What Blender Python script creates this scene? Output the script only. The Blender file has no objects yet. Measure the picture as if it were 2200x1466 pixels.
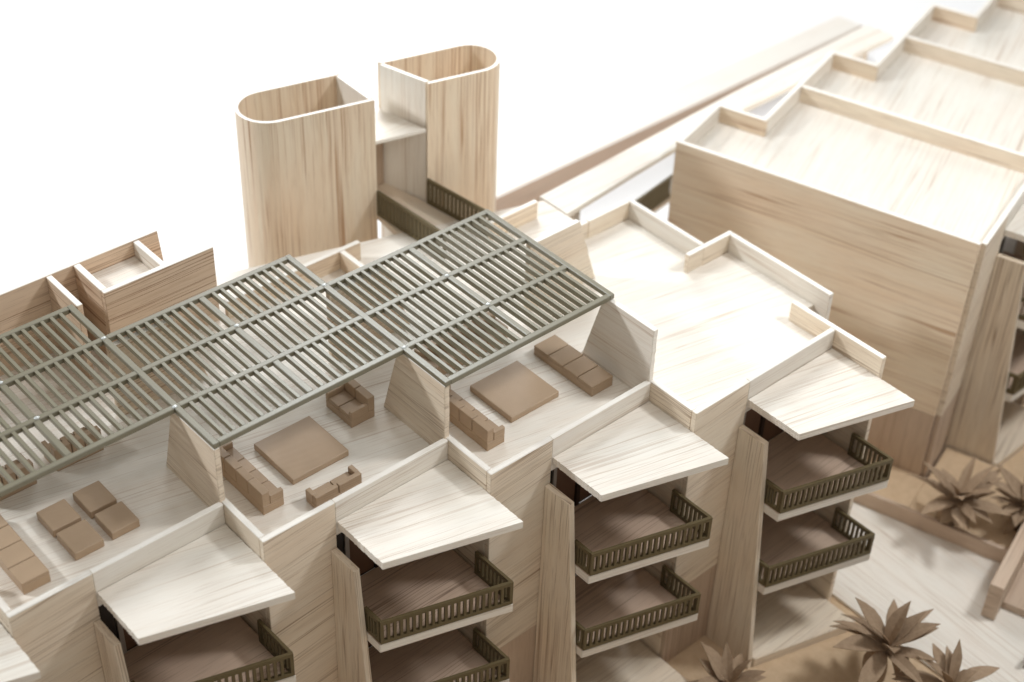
import bpy, bmesh, math, random
from mathutils import Vector, Matrix

# ------------------------------------------------------------------ scene, camera, light
sc = bpy.context.scene
COL = sc.collection
rnd = random.Random(7)
G = 7.1                       # height of the roof grid above the kraft ground (model units)

def rad(a): return math.radians(a)

CAM_POS = Vector((-4.7803, -16.8004, 15.0647 + G))
YAW, PITCH, ROLL, FPX = 0.7469, 0.6726, 0.0410, 3424.77
cam = bpy.data.cameras.new('camera')
cam_ob = bpy.data.objects.new('camera', cam); COL.objects.link(cam_ob)
_f = Vector((math.sin(YAW)*math.cos(PITCH), math.cos(YAW)*math.cos(PITCH), -math.sin(PITCH)))
_r = Vector((math.cos(YAW), -math.sin(YAW), 0)); _u = _r.cross(_f)
_R = math.cos(ROLL)*_r + math.sin(ROLL)*_u; _U = -math.sin(ROLL)*_r + math.cos(ROLL)*_u
m = Matrix((( _R.x, _U.x, -_f.x, CAM_POS.x), (_R.y, _U.y, -_f.y, CAM_POS.y), (_R.z, _U.z, -_f.z, CAM_POS.z), (0, 0, 0, 1)))
cam_ob.matrix_world = m
cam.sensor_fit = 'HORIZONTAL'; cam.sensor_width = 36.0; cam.lens = FPX/2200*36
cam.clip_start = 0.1; cam.clip_end = 500
cam.dof.use_dof = True; cam.dof.focus_distance = 24.2; cam.dof.aperture_fstop = 0.23
sc.camera = cam_ob

w = bpy.data.worlds.new('World'); sc.world = w; w.use_nodes = True
bg = w.node_tree.nodes['Background']
bg.inputs['Color'].default_value = (1.0, 0.95, 0.87, 1); bg.inputs['Strength'].default_value = 0.285

def area(name, target, direction, dist, size, power, color):
    l = bpy.data.lights.new(name, 'AREA'); l.shape = 'DISK'; l.size = size; l.energy = power; l.color = color
    o = bpy.data.objects.new(name, l); COL.objects.link(o)
    d = Vector(direction).normalized()
    o.location = Vector(target) + d*dist
    o.rotation_euler = d.to_track_quat('Z', 'Y').to_euler() if abs(d.x) > 0.2 else (math.atan2(-d.y, d.z), 0, 0)
    return o
# lamp high on the right, a weak wide softbox above the front, a window behind on the left, two added fill lamps behind
area('key_lamp', (10, -4, 4), (0.46, -0.36, 0.81), 27, 4.2, 3500, (0.945, 0.975, 1.0))
sb = area('front_softbox', (8, -4, 3), (-0.05, -0.36, 0.93), 20, 26, 850, (1.0, 0.98, 0.95))
sb.data.shape = 'RECTANGLE'; sb.data.size = 20; sb.data.size_y = 3.5
area('rear_fill', (11, 0, 3), (0.20, 0.46, 0.86), 25, 8, 2600, (0.89, 0.95, 1.0))  # added overhead fill that brightens the table and the rear roofs
area('window_light', (8, 0, 5), (-0.62, 0.54, 0.57), 46, 5.0, 11500, (0.93, 0.97, 1.0))
area('far_table_fill', (26, 15, 0), (0.28, 0.70, 0.52), 38, 24, 21000, (0.97, 0.985, 1.0))  # added backlight that keeps the table white and rims the edges

vs = sc.view_settings
vs.view_transform = 'Standard'; vs.look = 'None'; vs.exposure = -0.10; vs.gamma = 1.0; vs.use_curve_mapping = False

# ------------------------------------------------------------------ materials
def new_mat(name):
    mt = bpy.data.materials.new(name); mt.use_nodes = True
    nt = mt.node_tree; b = nt.nodes['Principled BSDF']
    return mt, nt, b

def N(nt, t, **kw):
    n = nt.nodes.new(t)
    for k, v in kw.items(): setattr(n, k, v)
    return n

def balsa(name, light, dark, pore, pore_amt=0.75, warm_var=0.35, line_amt=0.85, line_w=0.026):
    mt, nt, b = new_mat(name); L = nt.links
    uv = N(nt, 'ShaderNodeUVMap'); info = N(nt, 'ShaderNodeObjectInfo')
    off = N(nt, 'ShaderNodeVectorMath', operation='MULTIPLY'); off.inputs[1].default_value = (61.0, 143.0, 17.0)
    comb = N(nt, 'ShaderNodeCombineXYZ')
    for i in range(3): L.new(info.outputs['Random'], comb.inputs[i])
    L.new(comb.outputs[0], off.inputs[0])
    add = N(nt, 'ShaderNodeVectorMath', operation='ADD'); L.new(uv.outputs[0], add.inputs[0]); L.new(off.outputs[0], add.inputs[1])
    # slow wander so the grain lines are not dead straight
    wn = N(nt, 'ShaderNodeTexNoise'); wn.inputs['Scale'].default_value = 0.55; wn.inputs['Detail'].default_value = 2
    L.new(add.outputs[0], wn.inputs['Vector'])
    ws = N(nt, 'ShaderNodeMath', operation='MULTIPLY_ADD'); ws.inputs[1].default_value = 0.07; ws.inputs[2].default_value = -0.035
    L.new(wn.outputs['Fac'], ws.inputs[0])
    wc = N(nt, 'ShaderNodeCombineXYZ'); L.new(ws.outputs[0], wc.inputs[1])
    wadd = N(nt, 'ShaderNodeVectorMath', operation='ADD'); L.new(add.outputs[0], wadd.inputs[0]); L.new(wc.outputs[0], wadd.inputs[1])
    def noise(su, sv, detail, rough=0.55):
        mp = N(nt, 'ShaderNodeMapping'); mp.inputs['Scale'].default_value = (su, sv, 1)
        L.new(wadd.outputs[0], mp.inputs['Vector'])
        n = N(nt, 'ShaderNodeTexNoise'); n.inputs['Scale'].default_value = 1.0
        n.inputs['Detail'].default_value = detail; n.inputs['Roughness'].default_value = rough
        L.new(mp.outputs[0], n.inputs['Vector']); return n.outputs['Fac']
    def ramp(src, a, c, inv=False):
        r = N(nt, 'ShaderNodeMapRange'); r.inputs['From Min'].default_value = a; r.inputs['From Max'].default_value = c
        if inv: r.inputs['To Min'].default_value = 1; r.inputs['To Max'].default_value = 0
        L.new(src, r.inputs['Value']); return r.outputs['Result']
    def mul(a, k):
        n = N(nt, 'ShaderNodeMath', operation='MULTIPLY'); L.new(a, n.inputs[0])
        if isinstance(k, float): n.inputs[1].default_value = k
        else: L.new(k, n.inputs[1])
        return n.outputs[0]
    def mix(fac, a, c):
        n = N(nt, 'ShaderNodeMix', data_type='RGBA'); L.new(fac, n.inputs['Factor'])
        for s, v in ((n.inputs[6], a), (n.inputs[7], c)):
            if isinstance(v, tuple): s.default_value = (*v, 1)
            else: L.new(v, s)
        return n.outputs[2]
    bands = ramp(noise(0.25, 8.0, 3), 0.34, 0.74)
    blot = ramp(noise(0.5, 0.9, 3), 0.35, 0.75)
    col = mix(mul(bands, 0.6), light, dark)
    col = mix(mul(blot, warm_var), col, tuple(x*y for x, y in zip(dark, (1.06, 0.95, 0.92))))
    mask = ramp(noise(0.30, 1.7, 2), 0.36, 0.55)
    p1 = ramp(noise(0.30, 42.0, 1.5, 0.5), 0.635, 0.685)
    p2 = ramp(noise(1.8, 85.0, 1, 0.5), 0.62, 0.69)
    col = mix(mul(mul(p1, mask), pore_amt), col, pore)
    col = mix(mul(p2, pore_amt*0.5), col, pore)
    # long thin growth lines: contours of a stretched noise
    def contour(src, lvl, wid):
        d = N(nt, 'ShaderNodeMath', operation='SUBTRACT'); L.new(src, d.inputs[0]); d.inputs[1].default_value = lvl
        ab = N(nt, 'ShaderNodeMath', operation='ABSOLUTE'); L.new(d.outputs[0], ab.inputs[0])
        return ramp(ab.outputs[0], 0.0, wid, True)
    m2 = ramp(noise(0.28, 2.6, 2), 0.46, 0.60); n0 = noise(0.085, 8.0, 1.0)
    col = mix(mul(mul(contour(n0, 0.50, line_w), m2), line_amt), col, pore)
    col = mix(mul(mul(contour(n0, 0.62, line_w), m2), line_amt*0.8), col, pore)
    fib = noise(2.4, 75.0, 2, 0.6)
    # every board was cut from another sheet
    var = N(nt, 'ShaderNodeMapRange'); var.inputs['To Min'].default_value = 0.91; var.inputs['To Max'].default_value = 1.06
    L.new(info.outputs['Random'], var.inputs['Value'])
    fv = N(nt, 'ShaderNodeMapRange'); fv.inputs['To Min'].default_value = 0.93; fv.inputs['To Max'].default_value = 1.07
    L.new(fib, fv.inputs['Value'])
    hs = N(nt, 'ShaderNodeHueSaturation'); L.new(mul(fv.outputs['Result'], var.outputs['Result']), hs.inputs['Value'])
    L.new(col, hs.inputs['Color'])
    L.new(hs.outputs[0], b.inputs['Base Color'])
    b.inputs['Roughness'].default_value = 0.52; b.inputs['Specular IOR Level'].default_value = 0.5
    hsum = N(nt, 'ShaderNodeMath', operation='SUBTRACT'); L.new(fib, hsum.inputs[0]); L.new(mul(p1, mask), hsum.inputs[1])
    bp = N(nt, 'ShaderNodeBump'); bp.inputs['Strength'].default_value = 0.22; bp.inputs['Distance'].default_value = 0.012
    L.new(hsum.outputs[0], bp.inputs['Height']); L.new(bp.outputs[0], b.inputs['Normal'])
    return mt

def plastic(name, color, rough=0.5, spec=0.4, layer=0.0, speck=0.06):
    mt, nt, b = new_mat(name); L = nt.links
    tc = N(nt, 'ShaderNodeTexCoord')
    n = N(nt, 'ShaderNodeTexNoise'); n.inputs['Scale'].default_value = 2.3; n.inputs['Detail'].default_value = 5
    L.new(tc.outputs['Object'], n.inputs['Vector'])
    r = N(nt, 'ShaderNodeMapRange'); r.inputs['To Min'].default_value = 1-speck*2; r.inputs['To Max'].default_value = 1+speck*2
    L.new(n.outputs['Fac'], r.inputs['Value'])
    h = N(nt, 'ShaderNodeHueSaturation'); h.inputs['Color'].default_value = (*color, 1); L.new(r.outputs['Result'], h.inputs['Value'])
    L.new(h.outputs[0], b.inputs['Base Color'])
    b.inputs['Roughness'].default_value = rough; b.inputs['Specular IOR Level'].default_value = spec
    if layer:
        wv = N(nt, 'ShaderNodeTexWave'); wv.bands_direction = 'DIAGONAL'; wv.inputs['Scale'].default_value = layer
        wv.inputs['Distortion'].default_value = 0.6
        L.new(tc.outputs['Object'], wv.inputs['Vector'])
        bp = N(nt, 'ShaderNodeBump'); bp.inputs['Strength'].default_value = 0.28; bp.inputs['Distance'].default_value = 0.008
        L.new(wv.outputs['Fac'], bp.inputs['Height']); L.new(bp.outputs[0], b.inputs['Normal'])
    return mt

def kraft(name, c1, c2, scale=9):
    mt, nt, b = new_mat(name); L = nt.links
    tc = N(nt, 'ShaderNodeTexCoord')
    n = N(nt, 'ShaderNodeTexNoise'); n.inputs['Scale'].default_value = scale; n.inputs['Detail'].default_value = 8; n.inputs['Roughness'].default_value = 0.7
    L.new(tc.outputs['Object'], n.inputs['Vector'])
    r = N(nt, 'ShaderNodeMapRange'); r.inputs['From Min'].default_value = 0.35; r.inputs['From Max'].default_value = 0.68; L.new(n.outputs['Fac'], r.inputs['Value'])
    mx = N(nt, 'ShaderNodeMix', data_type='RGBA'); mx.inputs[6].default_value = (*c1, 1); mx.inputs[7].default_value = (*c2, 1)
    L.new(r.outputs['Result'], mx.inputs['Factor']); L.new(mx.outputs[2], b.inputs['Base Color'])
    b.inputs['Roughness'].default_value = 0.85; b.inputs['Specular IOR Level'].default_value = 0.2
    bp = N(nt, 'ShaderNodeBump'); bp.inputs['Strength'].default_value = 0.15; bp.inputs['Distance'].default_value = 0.01
    L.new(n.outputs['Fac'], bp.inputs['Height']); L.new(bp.outputs[0], b.inputs['Normal'])
    return mt

M = {}
M['pale'] = balsa('balsa_pale', (0.81, 0.775, 0.705), (0.765, 0.70, 0.605), (0.42, 0.285, 0.18), 0.5, 0.3, 0.5)
M['balsa'] = balsa('balsa', (0.80, 0.708, 0.575), (0.725, 0.60, 0.45), (0.31, 0.195, 0.115))
M['warm'] = balsa('balsa_warm', (0.74, 0.63, 0.485), (0.66, 0.52, 0.37), (0.34, 0.195, 0.11))
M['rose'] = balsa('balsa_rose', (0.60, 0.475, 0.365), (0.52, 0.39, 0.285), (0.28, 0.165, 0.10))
M['core'] = balsa('balsa_core', (0.69, 0.55, 0.41), (0.60, 0.455, 0.32), (0.27, 0.15, 0.085), 0.9, 0.35, 0.9, 0.034)
M['tower'] = balsa('balsa_tower', (0.87, 0.755, 0.59), (0.80, 0.64, 0.455), (0.42, 0.225, 0.11), 0.6, 0.4, 0.9, 0.034)
M['cut'] = balsa('balsa_lit_top', (0.88, 0.845, 0.78), (0.84, 0.79, 0.71), (0.60, 0.47, 0.35), 0.4, 0.2, 0.2)  # near-white tone with bright top light painted in
M['walnut'] = balsa('balsa_brown', (0.58, 0.44, 0.335), (0.50, 0.37, 0.28), (0.20, 0.13, 0.09), 0.6)
M['pergola'] = plastic('grey_green_plastic', (0.185, 0.166, 0.11), 0.36, 0.65)
M['rail'] = plastic('olive_plastic', (0.125, 0.095, 0.045), 0.5, 0.35)
M['tan'] = plastic('tan_printed_plastic', (0.435, 0.31, 0.203), 0.45, 0.5, layer=17)
M['kraft'] = kraft('kraft_board', (0.54, 0.39, 0.25), (0.63, 0.475, 0.315), 5)
M['leaf'] = kraft('kraft_paper', (0.31, 0.215, 0.14), (0.40, 0.29, 0.195), 14)
M['trunk'] = kraft('dark_stick', (0.10, 0.065, 0.04), (0.16, 0.105, 0.065), 14)
M['frame'] = plastic('dark_brown_card', (0.045, 0.026, 0.017), 0.6, 0.3)
M['post'] = plastic('grey_post', (0.40, 0.35, 0.31), 0.6, 0.3)
M['panel'] = plastic('brown_panel', (0.16, 0.085, 0.05), 0.6, 0.3)
M['glass'] = plastic('black_pane', (0.012, 0.009, 0.008), 0.25, 0.5)
M['table'] = plastic('white_table', (0.90, 0.90, 0.905), 0.6, 0.2, speck=0.004)
M['glue'] = plastic('clear_glue', (0.55, 0.57, 0.55), 0.12, 0.6)

# ------------------------------------------------------------------ mesh helpers
AX = {'x': Vector((1, 0, 0)), 'y': Vector((0, 1, 0)), 'z': Vector((0, 0, 1))}
ABS = {}                                     # where each object's origin sits in its thing's own frame

def empty(name, loc=(0, 0, 0), rz=0.0, label=None, cat=None, group=None):
    o = bpy.data.objects.new(name, None); COL.objects.link(o)
    o.location = loc; o.rotation_euler = (0, 0, rz); o.empty_display_size = 0.3
    ABS[o.name] = Vector((0, 0, 0))
    tag(o, label, cat, group)
    return o

def tag(o, label=None, cat=None, group=None, kind=None):
    if label: o['label'] = label
    if cat: o['category'] = cat
    if group: o['group'] = group
    if kind: o['kind'] = kind
    return o

def uv_grain(me, g):
    uvl = me.uv_layers.new(name='UVMap')
    for p in me.polygons:
        n = p.normal
        if abs(n.dot(g)) > 0.8:
            a = Vector((0, 0, 1)) if abs(n.z) < 0.8 else Vector((1, 0, 0))
            t1 = n.cross(a).normalized(); t2 = n.cross(t1)
            for li in p.loop_indices:
                c = me.vertices[me.loops[li].vertex_index].co
                uvl.data[li].uv = (c.dot(t1)*4, c.dot(t2)*0.8)
        else:
            gg = (g - n*g.dot(n)).normalized(); t = n.cross(gg); k = n.x*3.1 + n.y*5.7 + n.z*9.3
            for li in p.loop_indices:
                c = me.vertices[me.loops[li].vertex_index].co
                uvl.data[li].uv = (c.dot(gg)+k, c.dot(t)+k)

def obj(name, verts, faces, mat, parent=None, grain='x', bevel=0.0, smooth=False, base=True):
    """one mesh object; coordinates are in the frame of its top-level thing, z counted from the roof grid"""
    vs_ = [Vector((v[0], v[1], v[2]+G)) for v in verts]
    if base:
        lo = [min(v[i] for v in vs_) for i in range(3)]; hi = [max(v[i] for v in vs_) for i in range(3)]
        o0 = Vector(((lo[0]+hi[0])/2, (lo[1]+hi[1])/2, lo[2]))
    else: o0 = Vector((0, 0, 0))
    me = bpy.data.meshes.new(name)
    me.from_pydata([v-o0 for v in vs_], [], faces); me.update()
    bm = bmesh.new(); bm.from_mesh(me); bmesh.ops.recalc_face_normals(bm, faces=bm.faces); bm.to_mesh(me); bm.free()
    g = AX[grain] if isinstance(grain, str) else Vector(grain).normalized()
    uv_grain(me, g)
    if smooth:
        for p in me.polygons: p.use_smooth = True
    me.materials.append(mat if not isinstance(mat, str) else M[mat])
    o = bpy.data.objects.new(name, me); COL.objects.link(o)
    if parent is not None:
        o.parent = parent; o.location = o0 - ABS[parent.name]
    else: o.location = o0
    ABS[o.name] = o0
    if bevel:
        b = o.modifiers.new('edge', 'BEVEL'); b.width = bevel; b.segments = 1; b.limit_method = 'ANGLE'; b.angle_limit = rad(40)
    return o

LIT_TOP = ('core_wall', 'parapet', 'partition_wall', 'shell', 'flat_wall', 'side_wall', 'facade_panel', 'end_wall', 'roof_divider', 'core_parapet')
def lit_tops(o):
    """upright boards get a near-white top: glare from above put into the colour"""
    if o.name.split('.')[0] not in LIT_TOP: return o
    o.data.materials.append(M['cut'])
    for p in o.data.polygons:
        if p.normal.z > 0.9: p.material_index = 1
    return o

def prism(name, poly, plane, lo, hi, mat, parent=None, grain='x', bevel=0.009):
    n = len(poly)
    def P(a, b, c):
        return (a, b, c) if plane == 'xy' else (a, c, b) if plane == 'xz' else (c, a, b)
    v = [P(a, b, lo) for a, b in poly] + [P(a, b, hi) for a, b in poly]
    f = [list(range(n))[::-1], list(range(n, 2*n))] + [[i, (i+1) % n, n+(i+1) % n, n+i] for i in range(n)]
    return lit_tops(obj(name, v, f, mat, parent, grain, bevel))

def box(name, x0, x1, y0, y1, z0, z1, mat, parent=None, grain='x', bevel=0.009):
    return prism(name, [(x0, y0), (x1, y0), (x1, y1), (x0, y1)], 'xy', z0, z1, mat, parent, grain, bevel)

def jag(p, q, n=16, amp=0.012):
    """a saw cut across the grain: a slightly ragged line from p to q (ends kept)"""
    out = [p]
    dx, dy = q[0]-p[0], q[1]-p[1]; l = math.hypot(dx, dy); nx, ny = -dy/l, dx/l
    for i in range(1, n):
        t = (i + rnd.uniform(-.3, .3))/n; a = rnd.uniform(-amp, amp)
        out.append((p[0]+dx*t+nx*a, p[1]+dy*t+ny*a))
    return out

def ruffled(name, poly, z0, z1, mat, parent, cuts, grain='x', amp=0.0065):
    """a board in plan whose edges listed in cuts are ragged saw cuts"""
    pts = []
    for i, p in enumerate(poly):
        q = poly[(i+1) % len(poly)]
        pts += jag(p, q, 54, amp) if i in cuts else [p]
    return prism(name, pts, 'xy', z0, z1, mat, parent, grain, 0.0)

def slotted(name, p, q, z0, z1, thick, nslots, mat, parent, rail=0.07, bar=0.45, end=0.05):
    """an upright plate with a row of slots: bottom rail, balusters, top rail, cut from one piece"""
    p, q = Vector((p[0], p[1])), Vector((q[0], q[1])); d = q-p; l = d.length; d /= l; nrm = Vector((-d.y, d.x))*thick/2
    us = [0, end]; pitch = (l-2*end)/nslots
    for i in range(nslots):
        us += [end+pitch*(i+1)-pitch*bar] if i < nslots-1 else []
        us += [end+pitch*(i+1)] if i < nslots-1 else []
    us += [l-end, l]
    zs = [z0, z0+rail, z1-rail, z1]
    nu = len(us); V = []; F = []
    for s in (-1, 1):
        for z in zs:
            for u in us:
                c = p + d*u + nrm*s; V.append((c.x, c.y, z))
    idx = lambda s, j, i: s*4*nu + j*nu + i
    solid = lambda j, i: 0 <= j < 3 and 0 <= i < nu-1 and not (j == 1 and i % 2 == 1)
    for j in range(3):
        for i in range(nu-1):
            if not solid(j, i): continue
            F.append([idx(0, j, i), idx(0, j, i+1), idx(0, j+1, i+1), idx(0, j+1, i)])
            F.append([idx(1, j, i+1), idx(1, j, i), idx(1, j+1, i), idx(1, j+1, i+1)])
            for (jj, ii, a, b) in ((j-1, i, (j, i), (j, i+1)), (j+1, i, (j+1, i+1), (j+1, i)), (j, i-1, (j+1, i), (j, i)), (j, i+1, (j, i+1), (j+1, i+1))):
                if not solid(jj, ii):
                    F.append([idx(0, *b), idx(0, *a), idx(1, *a), idx(1, *b)])
    return obj(name, V, F, mat, parent, 'x', 0.0)

# ------------------------------------------------------------------ the setting
L = 3.359; T = 0.10; ST = 0.985
ZT, ZF, ZS, ZB1, ZB2, ZP, ZM, ZG = -1.123, -1.50, -1.512, -3.33, -5.10, -6.88, -5.23, -7.1
YF = lambda k: -2.1 - ST*(k-1)          # front face of bay k of the terrace block
LA = rad(16.62); P0 = (15.669, 0.791)   # the second block stands turned by this angle
def w2(lx, ly): return (P0[0]+lx*math.cos(LA)-ly*math.sin(LA), P0[1]+lx*math.sin(LA)+ly*math.cos(LA))

tb = box('table_top', -120, 140, -120, 140, ZG-0.5, ZG-0.24, 'table', None, 'x', 0)
tag(tb, kind='structure')
gr = prism('ground', [(-6, -16), (26, -16), (26, -1.5), (15.2, -3.2), (-6, -1.0)], 'xy', ZG-0.22, ZG, 'kraft', None, 'x', 0.01)
tag(gr, kind='structure')
pa = prism('path', [(13.71, -15.4), (18.6, -15.4), w2(-1.16, -8.6), w2(-1.16, -3.6), (13.73, -3.4)], 'xy', ZG+0.004, ZG+0.07, 'pale', None, (0.05, 1, 0), 0.01)
tag(pa, kind='structure')

# ------------------------------------------------------------------ a bay with its stack of balconies
def bay(B, x0, yf, first=False, last=False, leg_back=None, leg_front=None):
    xl, xm, xr = x0-0.02, x0+1.24, x0+L-0.02
    # solid half of the facade
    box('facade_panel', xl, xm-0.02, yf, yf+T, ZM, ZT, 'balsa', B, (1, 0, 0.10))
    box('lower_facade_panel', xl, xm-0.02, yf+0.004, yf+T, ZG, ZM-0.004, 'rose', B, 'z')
    # parapet above the canopy, a strip of its own
    box('parapet', xm-0.016, xr-0.003, yf+0.006, yf+T, ZF-0.3, ZT-0.006, 'pale', B, 'x')
    # side wall of the recess, standing forward to the next bay
    lf = yf-ST+T+0.004 if leg_front is None else leg_front
    lb = yf+T if leg_back is None else leg_back
    prism('side_wall', [(lf, ZG), (lb, ZG), (lb, ZT), (lf, ZT)], 'yz', xr, xr+T, 'balsa', B, 'y')
    # canopy with ragged saw cuts
    cx0, cx1 = xm, xr-0.012
    ruffled('canopy', [(cx0, yf-0.005), (cx0, yf-1.08), (cx1, yf-1.73), (cx1, yf-0.005)], ZS-0.13, ZS, 'pale', B, (0, 2), (1, -0.24, 0))
    # fin, leaning outwards towards the ground
    prism('fin', [(yf-0.004, ZG), (yf-1.04, ZG), (yf-0.56, -2.02), (yf-0.004, -2.02)], 'yz', x0+1.10, x0+1.21, 'balsa', B, 'z')
    for z in (ZB1, ZB2):
        s = prism('balcony_floor', [(cx0-0.02, yf+0.30), (cx0-0.02, yf-0.99), (cx1-0.03, yf-1.64), (cx1-0.03, yf+0.30)], 'xy', z-0.18, z, 'pale', B, (1, 0.05, 0), 0.012)
        prism('floor_board', [(cx0-0.015, yf+0.29), (cx0-0.015, yf-0.98), (cx1-0.035, yf-1.63), (cx1-0.035, yf+0.29)], 'xy', z+0.001, z+0.016, 'walnut', s, (1, 0.02, 0), 0.0)
        a, b_, c, d = (cx0+0.015, yf-0.60), (cx0+0.015, yf-0.985), (cx1-0.065, yf-1.625), (cx1-0.065, yf-0.78)
        slotted('railing', a, (b_[0], b_[1]+0.03), z+0.017, z+0.49, 0.05, 4, 'rail', s)
        slotted('railing', (b_[0]-0.02, b_[1]+0.005), (c[0]+0.02, c[1]+0.005), z+0.018, z+0.494, 0.05, 20, 'rail', s)
        slotted('railing', (c[0], c[1]+0.03), d, z+0.017, z+0.49, 0.05, 8, 'rail', s)
    prism('plinth', [(cx0-0.02, yf+0.30), (cx0-0.02, yf-1.07), (cx1-0.005, yf-1.66), (cx1-0.005, yf+0.30)], 'xy', ZG, ZP, 'balsa', B, 'x', 0.012)
    # glazing set back behind each balcony
    yw = yf+0.30
    for z0, z1 in ((ZB1, ZS-0.13), (ZB2, ZB1-0.18), (ZP, ZB2-0.18)):
        fr = box('window', xm-0.02, xr-0.004, yw+0.03, yw+0.09, z0-0.02, z1+0.02, 'frame', B, 'x', 0)
        xs = [xm+0.0, xm+0.32, xm+0.40, xm+0.86, xm+0.98, xm+1.55, xr-0.03]
        box('pane', xs[0], xs[1], yw+0.012, yw+0.028, z0+0.03, z1-0.03, 'glass', fr, 'x', 0)
        box('pane', xs[2], xs[3], yw+0.012, yw+0.028, z0+0.03, z1-0.03, 'panel', fr, 'z', 0)
        box('pane', xs[4], xs[5], yw+0.012, yw+0.028, z0+0.03, z1-0.03, 'panel', fr, 'z', 0)
        box('mullion', xs[1]+0.004, xs[2]-0.004, yw-0.02, yw+0.028, z0+0.002, z1-0.002, 'post', fr, 'z', 0)
        box('mullion', xs[3]+0.02, xs[4]-0.02, yw-0.02, yw+0.028, z0+0.002, z1-0.002, 'frame', fr, 'z', 0)
        box('mullion', xs[0]-0.015, xs[0]+0.012, yw-0.02, yw+0.011, z0+0.002, z1-0.002, 'frame', fr, 'z', 0)

# ------------------------------------------------------------------ the terrace block
B = empty('model_apartment_block', (0, 0, 0), 0, 'long balsa apartment block model with stepped balconies and a furnished roof terrace', 'building model')
for k in (0, 1, 2, 3, 4):
    bay(B, (k-1)*L, YF(k), leg_back=-4.08 if k == 4 else None, leg_front=YF(4)-ST if k == 4 else None)
# roof floor in one sheet per zone
OB = lambda x: 2.855 - 0.30*(x-7.32)
front = []
for k in (0, 1, 2, 3, 4):
    xs0 = (k-1)*L + 0.08 if k > 0 else -L; xs1 = k*L + (0.08 if k < 4 else 0.06)
    front += [(xs0, YF(k)+T+0.002), (xs1, YF(k)+T+0.002)]
front[-1] = (4*L-0.024, front[-1][1])
poly = front + [(4*L-0.024, -4.083), (14.085, -4.083), (14.085, -2.06), (13.426, -2.06), (13.426, -0.17), (12.61, -0.17), (12.61, OB(12.61)), (6.25, OB(6.25)), (6.25, 3.03), (-L, 3.03)]
prism('roof_floor', poly, 'xy', ZF-0.115, ZF, 'pale', B, (1, -0.22, 0), 0.006)
# roof edge at the right end: two set-back lengths and a forward bump
box('parapet', 13.43, 13.53, -1.945, -0.065, ZF-0.5, ZT, 'pale', B, 'y')
box('parapet', 12.40, 13.426, -0.165, -0.065, ZF-0.5, ZT, 'balsa', B, 'x')
box('parapet', 11.52, 12.396, -0.160, -0.060, ZF-0.5, ZT-0.012, 'balsa', B, 'x')
box('parapet', 13.42, 14.19, -2.05, -1.95, ZF-0.5, ZT, 'balsa', B, 'x')
box('parapet', 13.03, 13.416, -2.055, -1.955, ZF, ZT+0.006, 'balsa', B, 'x')
box('parapet', 14.09, 14.19, -4.37, -2.054, ZF-0.5, ZT, 'pale', B, 'y')
# lower end wall
box('end_wall', 14.10, 14.18, -4.36, -0.1, ZG, ZF-0.504, 'warm', B, 'z')
# sawtooth parapets and walls on the far side
box('parapet', 3.3, 8.80, 1.885, 1.985, ZF, ZT, 'warm', B, 'x') if False else None
box('parapet', 6.02, 8.80, 1.885, 1.985, ZF, ZT, 'warm', B, 'x')
box('parapet', 8.34, 8.44, 1.02, 1.881, ZF, ZT, 'warm', B, 'y')
box('parapet', 10.98, 12.11, 0.89, 0.99, ZF, ZT, 'balsa', B, 'x')
box('rear_wall', -L, 12.6, 0.70, 0.80, ZG, ZF-0.12, 'warm', B, 'z')
# braces under the pergola: one across each bay line, one along the rear
for k in (1, 2, 3):
    yk = -(k+1)*0.985-0.02
    yk = (-2.04, -3.02, -4.03)[k-1]
    x = k*L
    prism('partition_wall', jag((yk, ZF), (yk, -0.105), 14, 0.007)[:-1] + [(yk, -0.105), (yk+1.13, -0.105), (yk+1.52, ZF)], 'yz', x-0.045, x+0.05, 'balsa' if k < 3 else 'pale', B, 'y')
    yb = (0.86, -0.12, -1.115)[k-1]
    prism('partition_wall', [(x-0.02, ZF), (x+1.60, ZF)] + jag((x+1.60, ZF), (x+1.12, -0.105), 14, 0.008)[1:] + [(x+1.12, -0.105), (x-0.02, -0.105)], 'xz', yb, yb+T, 'warm' if k < 3 else 'balsa', B, 'x')
# stair core at the back on the left
box('core_wall', 3.92, 5.92, 1.97, 2.07, ZF, 0.0, 'core', B, 'x')
box('core_wall', 3.92, 4.03, 2.074, 2.925, ZF, -0.006, 'core', B, 'y')
prism('core_wall', [(-2.8, ZF), (5.58, ZF), (5.46, 0.0), (-2.8, 0.0)], 'xz', 2.93, 3.03, 'core', B, 'x')
box('core_wall', 3.44, 3.535, 1.95, 2.926, ZF, -0.01, 'core', B, 'y')
box('core_parapet', 5.0, 5.10, 2.074, 2.926, -0.32, -0.02, 'pale', B, 'y')
box('core_roof', 4.034, 4.996, 2.074, 2.926, -0.42, -0.30, 'pale', B, 'x')
box('core_wall', 5.0, 5.10, 2.074, 2.926, ZF, -0.324, 'core', B, 'y')

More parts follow.
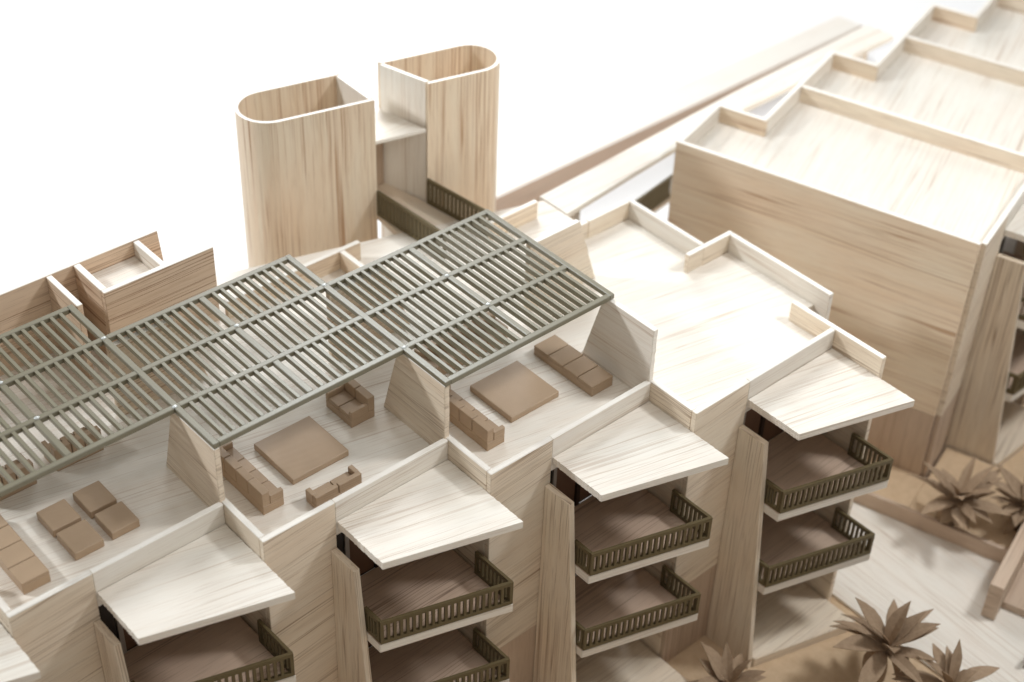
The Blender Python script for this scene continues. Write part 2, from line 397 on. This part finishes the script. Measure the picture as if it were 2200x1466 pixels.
# ------------------------------------------------------------------ pergola grid
PG = empty('pergola', (2*L, -0.5, G-0.1), 0, 'stepped grey-green slatted pergola grid over the roof terrace', 'pergola')
ABS[PG.name] = Vector((2*L, -0.5, G-0.1))
H = 0.095; bw = 0.095
def beam(name, x0, x1, y0, y1, zt=0.0, h=H): return box(name, x0, x1, y0, y1, zt-h, zt, 'pergola', PG, 'x', 0.010)
for j in (0, 1, 2, 3):                            # cross beams on the bay lines, the stepped ends included
    yt = {0: 2, 1: 2, 2: 1, 3: 0}[j]; yb = {0: -1, 1: -2, 2: -3, 3: -3}[j]
    beam('cross_beam', j*L-bw/2, j*L+bw/2, yb-bw/2, yt+bw/2)
slat_me = None
for j in (1, 2, 3):
    xa, xb = (j-1)*L+bw/2+0.002, j*L-bw/2-0.002
    for r in range(4):
        y = 3-j-r
        beam('long_beam', xa, xb, y-bw/2, y+bw/2, -0.002)
    for r in range(3):
        y1 = 3-j-r-bw/2-0.001; y0 = y1-1+bw+0.002
        xc = (j-0.5)*L
        beam('mid_bar', xc-0.048, xc+0.048, y0, y1, -0.004)
        for half in (0, 1):
            a = xa if half == 0 else xc+0.048; b_ = xc-0.048 if half == 0 else xb
            for i in range(1, 10):
                x = a+(b_-a)*i/10
                if slat_me is None:
                    s = box('slat', x-0.026, x+0.026, y0, y1, -0.006-0.088, -0.006, 'pergola', PG, 'y', 0.0)
                    slat_me = s.data; h0 = s.location.copy() - Vector((x, (y0+y1)/2, 0)); 
                else:
                    s = bpy.data.objects.new('slat', slat_me); COL.objects.link(s); s.parent = PG
                    s.location = h0 + Vector((x, (y0+y1)/2, 0))
# beads of glue where the printed panels meet
def bead(x, y, z, r):
    bm = bmesh.new(); bmesh.ops.create_icosphere(bm, subdivisions=2, radius=r)
    vv = [(v.co.x*1.3+x, v.co.y+y, v.co.z*0.4+z) for v in bm.verts]; ff = [[v.index for v in f.verts] for f in bm.faces]; bm.free()
    obj('glue_bead', vv, ff, 'glue', PG, 'x', 0, True)
for x, y in ((L, 1), (L, -1), (2*L, 0), (2*L, -2), (0.5*L, 0), (1.5*L, 0), (2.5*L, -1), (0.5*L, 1), (2.5*L, -2)):
    bead(x+rnd.uniform(-.03, .03), y+rnd.uniform(-.03, .03), 0.0, 0.035)

# ------------------------------------------------------------------ printed furniture on the terrace
def block_set(name, label, cat, boxes, group=None):
    """a printed piece of furniture: an Empty at its foot with one mesh per part"""
    xs = [b for q in boxes for b in q[1][0:2]]; ys = [b for q in boxes for b in q[1][2:4]]
    o = empty(name, ((min(xs)+max(xs))/2, (min(ys)+max(ys))/2, G+ZF), 0, label, cat, group)
    ABS[o.name] = Vector(o.location)
    for nm, (x0, x1, y0, y1, z0, z1) in boxes:
        box(nm, x0, x1, y0, y1, ZF+z0, ZF+z1, 'tan', o, 'x', 0.008)
    return o

def sofa(label, x0, x1, y0, y1, back, n, h=0.42, sh=0.23, name='sofa', group=None, arm=0.07, bt=0.13):
    """back is the side the backrest stands on: -x, +x, -y, +y"""
    bx = []
    if back in ('-x', '+x'):
        bb = (x0, x0+bt) if back == '-x' else (x1-bt, x1)
        sx = (x0+bt+0.003, x1-0.006) if back == '-x' else (x0+0.006, x1-bt-0.003)
        bx.append(('base', (x0+0.004, x1-0.004, y0+0.004, y1-0.004, 0.002, sh-0.07)))
        bx.append(('armrest', (sx[0], sx[1], y0, y0+arm, sh-0.068, sh+0.09))); bx.append(('armrest', (sx[0], sx[1], y1-arm, y1, sh-0.068, sh+0.09)))
        p = (y1-y0-2*arm)/n
        for i in range(n):
            ya = y0+arm+p*i+0.007; yb = y0+arm+p*(i+1)-0.007
            bx.append(('seat_cushion', (sx[0]+0.004, sx[1], ya, yb, sh-0.068, sh)))
            bx.append(('back_cushion', (bb[0], bb[1], ya-(arm if i == 0 else 0), yb+(arm if i == n-1 else 0), sh-0.068, h)))
    else:
        bb = (y0, y0+bt) if back == '-y' else (y1-bt, y1)
        sy = (y0+bt+0.003, y1-0.006) if back == '-y' else (y0+0.006, y1-bt-0.003)
        bx.append(('base', (x0+0.004, x1-0.004, y0+0.004, y1-0.004, 0.002, sh-0.07)))
        bx.append(('armrest', (x0, x0+arm, sy[0], sy[1], sh-0.068, sh+0.09))); bx.append(('armrest', (x1-arm, x1, sy[0], sy[1], sh-0.068, sh+0.09)))
        p = (x1-x0-2*arm)/n
        for i in range(n):
            xa = x0+arm+p*i+0.007; xb = x0+arm+p*(i+1)-0.007
            bx.append(('seat_cushion', (xa, xb, sy[0]+0.004, sy[1], sh-0.068, sh)))
            bx.append(('back_cushion', (xa-(arm if i == 0 else 0), xb+(arm if i == n-1 else 0), bb[0], bb[1], sh-0.068, h)))
    return block_set(name, label, 'sofa', bx, group)

def bench(label, x0, x1, y0, y1, n, h=0.20):
    p = (y1-y0)/n
    bx = [('base', (x0+0.003, x1-0.003, y0+0.003, y1-0.003, 0.002, h-0.055))]
    bx += [('cushion', (x0, x1, y0+p*i+0.006, y0+p*(i+1)-0.006, h-0.053, h)) for i in range(n)]
    return block_set('bench', label, 'bench', bx)

def slab_piece(name, label, cat, x0, x1, y0, y1, h, group=None):
    o = box(name, x0, x1, y0, y1, ZF+0.002, ZF+h, 'tan', None, 'x', 0.011)
    return tag(o, label, cat, group)

sofa('long tan sofa with its back to the partition, in the bay with the two-seat sofa', 3.84, 4.21, -2.33, -0.95, '-x', 4)
sofa('long tan sofa backed against the partition, in the same bay as the four-cushion bench', 7.25, 7.61, -3.35, -1.98, '-x', 4)
sofa('small tan two-seat sofa standing alone near the pergola edge', 5.97, 6.43, -1.61, -0.93, '+x', 2, 0.42, 0.22)
sofa('low tan bench seat with armrests pressed against the roof parapet', 4.49, 5.34, -2.72, -2.46, '-y', 2, 0.24, 0.15, 'low_sofa', None, 0.08, 0.08)
sofa('long tan sofa half hidden under the pergola near its right end', 7.62, 9.28, -1.52, -1.08, '+y', 4)
sofa('tan sofa under the pergola edge behind the stools, right one of the pair', 2.00, 2.79, 0.37, 0.80, '-y', 3)
sofa('tan sofa under the front edge of the pergola, leftmost of the pair', 0.86, 1.66, 0.34, 0.78, '-y', 3)
slab_piece('platform', 'flat square tan platform between the long sofa and the two-seat sofa', 'platform', 4.535, 5.57, -2.08, -1.05, 0.12)
slab_piece('platform', 'flat square tan platform beside the four-cushion bench', 'platform', 7.97, 8.985, -3.09, -2.075, 0.12)
bench('low tan four-cushion bench beside the tilted partition wall at the terrace end', 9.385, 9.855, -3.43, -2.03, 4, 0.20)
bench('low tan cushioned bench at the left edge of the picture', 0.445, 0.86, -1.53, 0.02, 4, 0.22)
sq = 'square stools set in a two by two group'
slab_piece('stool', 'square tan stool, farthest back of the group of four', 'stool', 1.885, 2.32, -0.82, -0.30, 0.15, sq)
slab_piece('stool', 'square tan stool, leftmost of the group of four', 'stool', 1.29, 1.745, -0.815, -0.325, 0.15, sq)
slab_piece('stool', 'square tan stool, rightmost of the group of four', 'stool', 1.905, 2.355, -1.385, -0.89, 0.15, sq)
slab_piece('stool', 'square tan stool, nearest the parapet of the group of four', 'stool', 1.305, 1.765, -1.41, -0.88, 0.15, sq)

# ------------------------------------------------------------------ towers and bridge
def tower(label, corner, d, back, s, ztop, side):
    """D-shaped tube: a flat wall between corner and back, sides along d, a round far end"""
    d = Vector(d).normalized(); n = Vector((0.236, 0.972)); c = Vector(corner); b_ = Vector(back)
    r = (b_-c).dot(n)/2
    def outline(ins):
        cc = c + d*ins + n*ins; bb = b_ + d*ins - n*ins
        ctr = c + d*s + n*r; rr = r-ins
        pts = [cc]
        for i in range(0, 25):
            a = math.pi*i/24
            pts.append(ctr - n*rr*math.cos(a) + d*rr*math.sin(a))
        pts.append(bb); return pts
    o = empty('stair_tower', (*(c+d*s*0.5+n*r), 0), 0, label, 'tower'); ABS[o.name] = Vector(o.location)
    ou, inn = outline(0), outline(0.062); k = len(ou); V = []; F = []
    z0 = ZG-0.24
    for z in (z0, ztop):
        V += [(p.x, p.y, z) for p in ou]
        V += [(p.x, p.y, z) for p in inn]
    for i in range(k-1):
        j = i+1
        F += [[i, j, 2*k+j, 2*k+i], [k+j, k+i, 3*k+i, 3*k+j], [2*k+i, 2*k+j, 3*k+j, 3*k+i], [j, i, k+i, k+j]]
    F += [[0, 2*k, 3*k, k], [k-1, 2*k-1, 4*k-1, 3*k-1]]
    t = lit_tops(obj('shell', V, F, 'tower', o, 'z', 0.0))
    for p in t.data.polygons:
        if abs(p.normal.z) < 0.5: p.use_smooth = False
    # flat closing wall between the two straight sides
    e1, e2 = c + d*0.0 + n*0.086, b_ - n*0.086
    q = [e1, e2, e2+d*0.085, e1+d*0.085]
    prism('flat_wall', [(p.x, p.y) for p in q], 'xy', z0, ztop-0.004, 'pale', o, 'z', 0.0)
    return o
tower('taller-looking balsa D-shaped tower on the left, its round end facing left', (9.88, 2.82), (-0.972, 0.236), (9.965, 3.985), 1.755, 0.92, -1)
tower('balsa D-shaped tower on the right, its round end facing right', (10.87, 2.58), (0.972, -0.236), (10.66, 3.75), 1.12, 1.0, 1)
FB = empty('footbridge', (10.4, 2.4, G+ZF), 0, 'balsa footbridge with two olive railings between the D-shaped towers', 'bridge'); ABS[FB.name] = Vector(FB.location)
prism('deck', [(9.80, 2.00), (11.0, 1.74), (10.86, 2.57), (10.655, 3.74), (9.96, 3.95), (9.89, 2.83)], 'xy', ZF-0.12, ZF-0.001, 'balsa', FB, 'y')
slotted('railing', (9.895, 2.82), (9.98, 0.98), ZF, ZF+0.53, 0.05, 17, 'rail', FB)
slotted('railing', (10.86, 2.56), (11.03, 0.96), ZF, ZF+0.53, 0.05, 15, 'rail', FB)
prism('roof_plate', [(9.86, 2.83), (10.862, 2.60), (10.655, 3.72), (9.94, 3.92)], 'xy', 0.0, 0.075, 'pale', FB, 'x')
box('rear_panel', 10.30, 10.64, 3.60, 3.69, ZF, -0.004, 'rose', FB, 'z')

# ------------------------------------------------------------------ the second block, turned, on the right
C = empty('model_apartment_block', (P0[0], P0[1], 0), LA, 'second balsa apartment block model on the right, turned, with a blank end wall', 'building model')
YB = lambda k: -6.24 - 0.93*k
for k in (0, 1, 2, 3):
    bay(C, 0.06+k*L, YB(k))
box('end_wall', -0.04, 0.06, -6.24+T+0.003, 0.0, ZM, ZT, 'tower', C, 'y')
box('lower_end_wall', -0.035, 0.06, -6.235+T, 0.0, ZG, ZM-0.004, 'rose', C, 'z')
rf = []
for k in (0, 1, 2, 3):
    rf += [(0.063+k*L + (0.08 if k else 0), YB(k)+T+0.002), (0.06+(k+1)*L+(0.08 if k < 3 else -0.03), YB(k)+T+0.002)]
rb = [(13.46, -3.115), (8.61, -3.115), (8.61, -2.115), (5.17, -2.115), (5.17, -1.125), (1.74, -1.125), (1.74, -0.115), (0.063, -0.115)]
prism('roof_floor', rf + rb, 'xy', ZF-0.115, ZF, 'pale', C, (1, 0.1, 0), 0.006)
# sawtooth parapet along the back
for (a, b_, y) in ((0.064, 1.69, -0.11), (1.80, 5.12, -1.12), (5.24, 8.56, -2.11), (8.68, 12.0, -3.11)):
    box('parapet', a, b_-0.004, y, y+T, ZF-0.6, ZT, 'pale', C, 'x')
for (x, y0, y1) in ((1.69, -1.12, -0.01), (5.12, -2.11, -1.02), (8.56, -3.11, -2.01), (12.0, -4.0, -3.01)):
    box('parapet', x, x+T, y0, y1, ZF-0.6, ZT-0.003, 'warm', C, 'y')
# low walls between the roof bays
for k in (1, 2, 3):
    box('roof_divider', 0.06+k*L-0.02, 0.06+k*L+0.08, YB(k-1)+T+0.006, -1.125-0.99*(k-1), ZF, ZT-0.008, 'balsa', C, 'y')
box('rear_wall', 0.07, 13.4, -4.2, -4.1, ZG, ZF-0.12, 'warm', C, 'z')

# gallery behind the second block: three decks with railings
GA = empty('gallery_walkway', (16.5, 1.4, 0), 0, 'pale gallery walkway of stacked decks running behind the right block', 'walkway'); ABS[GA.name] = Vector(GA.location)
for i, z in enumerate((ZF+0.0, ZB1, ZB2)):
    near = [(12.64, 0.66), (15.9, 1.03), (18.2, 1.2), (20.2, 1.24), (23.2, 1.30)] if i == 0 else [(13.3, 1.12), (15.2, 1.43), (16.9, 1.71), (17.85, 1.55), (17.8, 0.47), (20.7, 1.32), (23.2, 1.36)]
    far = [(23.2, 2.02), (18.85, 1.84), (12.64, 1.42)] if i == 0 else [(23.2, 2.02), (18.8, 2.35), (16.8, 2.2), (13.3, 1.72)]
    dk = prism('deck', near+far, 'xy', z-0.12, z, 'pale', GA, 'x')
    if i:
        slotted('railing', (13.32, 1.15), (15.2, 1.46), z, z+0.53, 0.05, 18, 'rail', dk, 0.06, 0.36)
        slotted('railing', (15.22, 1.464), (16.8, 1.735), z, z+0.53, 0.05, 15, 'rail', dk, 0.06, 0.36)
for x, y in ((13.6, 1.42), (18.0, 1.72), (20.6, 1.70), (22.8, 1.75)):
    box('column', x-0.08, x+0.08, y-0.08, y+0.08, ZG-0.24, ZF-0.124, 'pale', GA, 'z', 0)

# long bar lying on the table far behind
bar = prism('wood_strip', [(14.5, 7.50), (31.45, 7.72), (31.38, 8.60), (14.5, 8.68)], 'xy', ZG-0.24, -6.5, 'walnut', None, 'x')
bar.data.materials.append(M['cut'])  # bright top and shaded brown sides of the strip are painted per face
for p in bar.data.polygons:
    if p.normal.z > 0.9: p.material_index = 1
tag(bar, 'long blurred balsa strip lying on the white table far behind the blocks', 'wood strip')

# ------------------------------------------------------------------ planter, low wall and palms in front of the second block
PL = empty('planter', (*w2(-0.6, -7.0), 0), LA, 'low balsa planter edge filled with brown card below the right block', 'planter')
def pl(name, lx0, lx1, ly0, ly1, z0, z1, mat, grain):
    o = box(name, lx0+0.6, lx1+0.6, ly0+7.0, ly1+7.0, z0, z1, mat, PL, grain); return o
pl('edge_board', -1.25, -1.15, -8.55, -4.2, ZG, -6.68, 'rose', 'y')
pl('edge_board', -1.146, 0.9, -8.55, -8.45, ZG, -6.684, 'rose', 'x')
pl('soil_card', -1.146, 1.1, -8.446, -6.3, ZG+0.08, -6.80, 'kraft', 'x')
pl('soil_card', -1.146, -0.045, -6.296, -4.2, ZG+0.08, -6.80, 'kraft', 'x')
LW = empty('low_wall', (*w2(-2.0, -8.63), 0), LA, 'low brown balsa wall with a step, cut by the right edge of the picture', 'wall')
box('wall_board', -0.75, 2.4, -0.02, 0.24, ZG+0.075, -6.18, 'rose', LW, 'x')
box('step', -0.35, 2.4, -0.75, -0.024, ZG+0.075, -6.86, 'rose', LW, 'x')
RF = empty('railing_fragment', (15.3, -9.6, 0), 0, 'corner of an olive slotted railing in the bottom right corner', 'railing'); ABS[RF.name] = Vector(RF.location)
slotted('railing_plate', (15.0, -9.30), (17.6, -9.05), ZG+0.07, -6.55, 0.06, 16, 'rail', RF)

def leaf_mesh(length, width, bend, fold, seed):
    r = random.Random(seed); V = []; F = []; n = 7
    prof = [0.34, 0.60, 0.88, 1.0, 0.90, 0.50, 0.0]
    x = z = 0.0; a = 0.0
    for i in range(n):
        wd = width/2*prof[i]*(1+r.uniform(-.06, .06))
        V += [(x, -wd, z+wd*fold), (x, 0, z), (x, wd, z+wd*fold)]
        st = length/(n-1); a -= bend/(n-1); x += st*math.cos(a); z += st*math.sin(a)
    for i in range(n-1):
        for j in (0, 1):
            F.append([i*3+j, (i+1)*3+j, (i+1)*3+j+1, i*3+j+1])
    me = bpy.data.meshes.new('leaf'); me.from_pydata(V, [], F); me.update(); me.materials.append(M['leaf'])
    return me

def palm(label, x, y, zbase, zcrown, size, leaves, seed, lean=(0, 0)):
    o = empty('palm_tree', (x, y, G+zbase), 0, label, 'palm tree', 'folded paper palms'); ABS[o.name] = Vector(o.location)
    r = random.Random(seed)
    # tapered slightly crooked trunk
    V = []; F = []; k = 7; hh = zcrown-zbase
    for i in range(5):
        t = i/4; rr = 0.065*(1-0.35*t)
        cx, cy = x+lean[0]*t+r.uniform(-.008, .008), y+lean[1]*t+r.uniform(-.008, .008)
        V += [(cx+rr*math.cos(2*math.pi*j/k), cy+rr*math.sin(2*math.pi*j/k), zbase+hh*t) for j in range(k)]
    for i in range(4):
        for j in range(k): F.append([i*k+j, i*k+(j+1) % k, (i+1)*k+(j+1) % k, (i+1)*k+j])
    F += [list(range(k))[::-1], list(range(4*k, 5*k))]
    obj('trunk', V, F, 'trunk', o, 'z', 0, True)
    top = Vector((lean[0], lean[1], hh))
    for i, (az, el, ln, wd) in enumerate(leaves):
        me = leaf_mesh(ln*size, wd*size, 0.55+r.uniform(-.15, .3), r.uniform(0.12, 0.40), seed*50+i)
        l = bpy.data.objects.new('leaf', me); COL.objects.link(l); l.parent = o
        l.location = top + Vector((0, 0, r.uniform(-0.10, 0.03)*size))
        l.rotation_euler = (Matrix.Rotation(rad(az), 4, 'Z') @ Matrix.Rotation(-rad(el), 4, 'Y') @ Matrix.Rotation(rad(r.uniform(-28, 28)), 4, 'X')).to_euler()
        sm = l.modifiers.new('paper', 'SOLIDIFY'); sm.thickness = 0.012
    return o
def ring(seed, n_hi=7, n_mid=9, n_low=8):
    r = random.Random(seed); out = []
    for n, e0, e1, l0, l1 in ((n_hi, 50, 80, 0.70, 1.22), (n_mid, 12, 46, 0.80, 1.2), (n_low, -48, 4, 0.45, 0.9)):
        s = r.uniform(0, 360)
        for i in range(n): out.append((s+360*i/n+r.uniform(-17, 17), r.uniform(e0, e1), r.uniform(l0, l1), r.uniform(0.20, 0.34)))
    return out
palm('lit brown paper palm in front of the right balcony stack, whole crown in view', 12.62, -7.82, ZG, -6.02, 1.0, ring(3), 3)
palm('brown paper palm cut by the bottom edge, right of the whole lit palm', 13.02, -8.95, ZG, -6.30, 0.85, ring(11), 11)
palm('dark shaded paper palm at the bottom edge between two balcony stacks', 10.30, -6.36, ZG, -6.62, 0.85, ring(21), 21)
palm('brown paper palm in the planter against the blank end wall', 16.62, -6.42, -6.80, -6.05, 0.95, ring(31, 9, 12, 10), 31)
palm('brown paper palm in the planter, cut by the right edge of the picture', 17.62, -7.25, -6.80, -6.15, 0.8, ring(41, 8, 10, 8), 41)
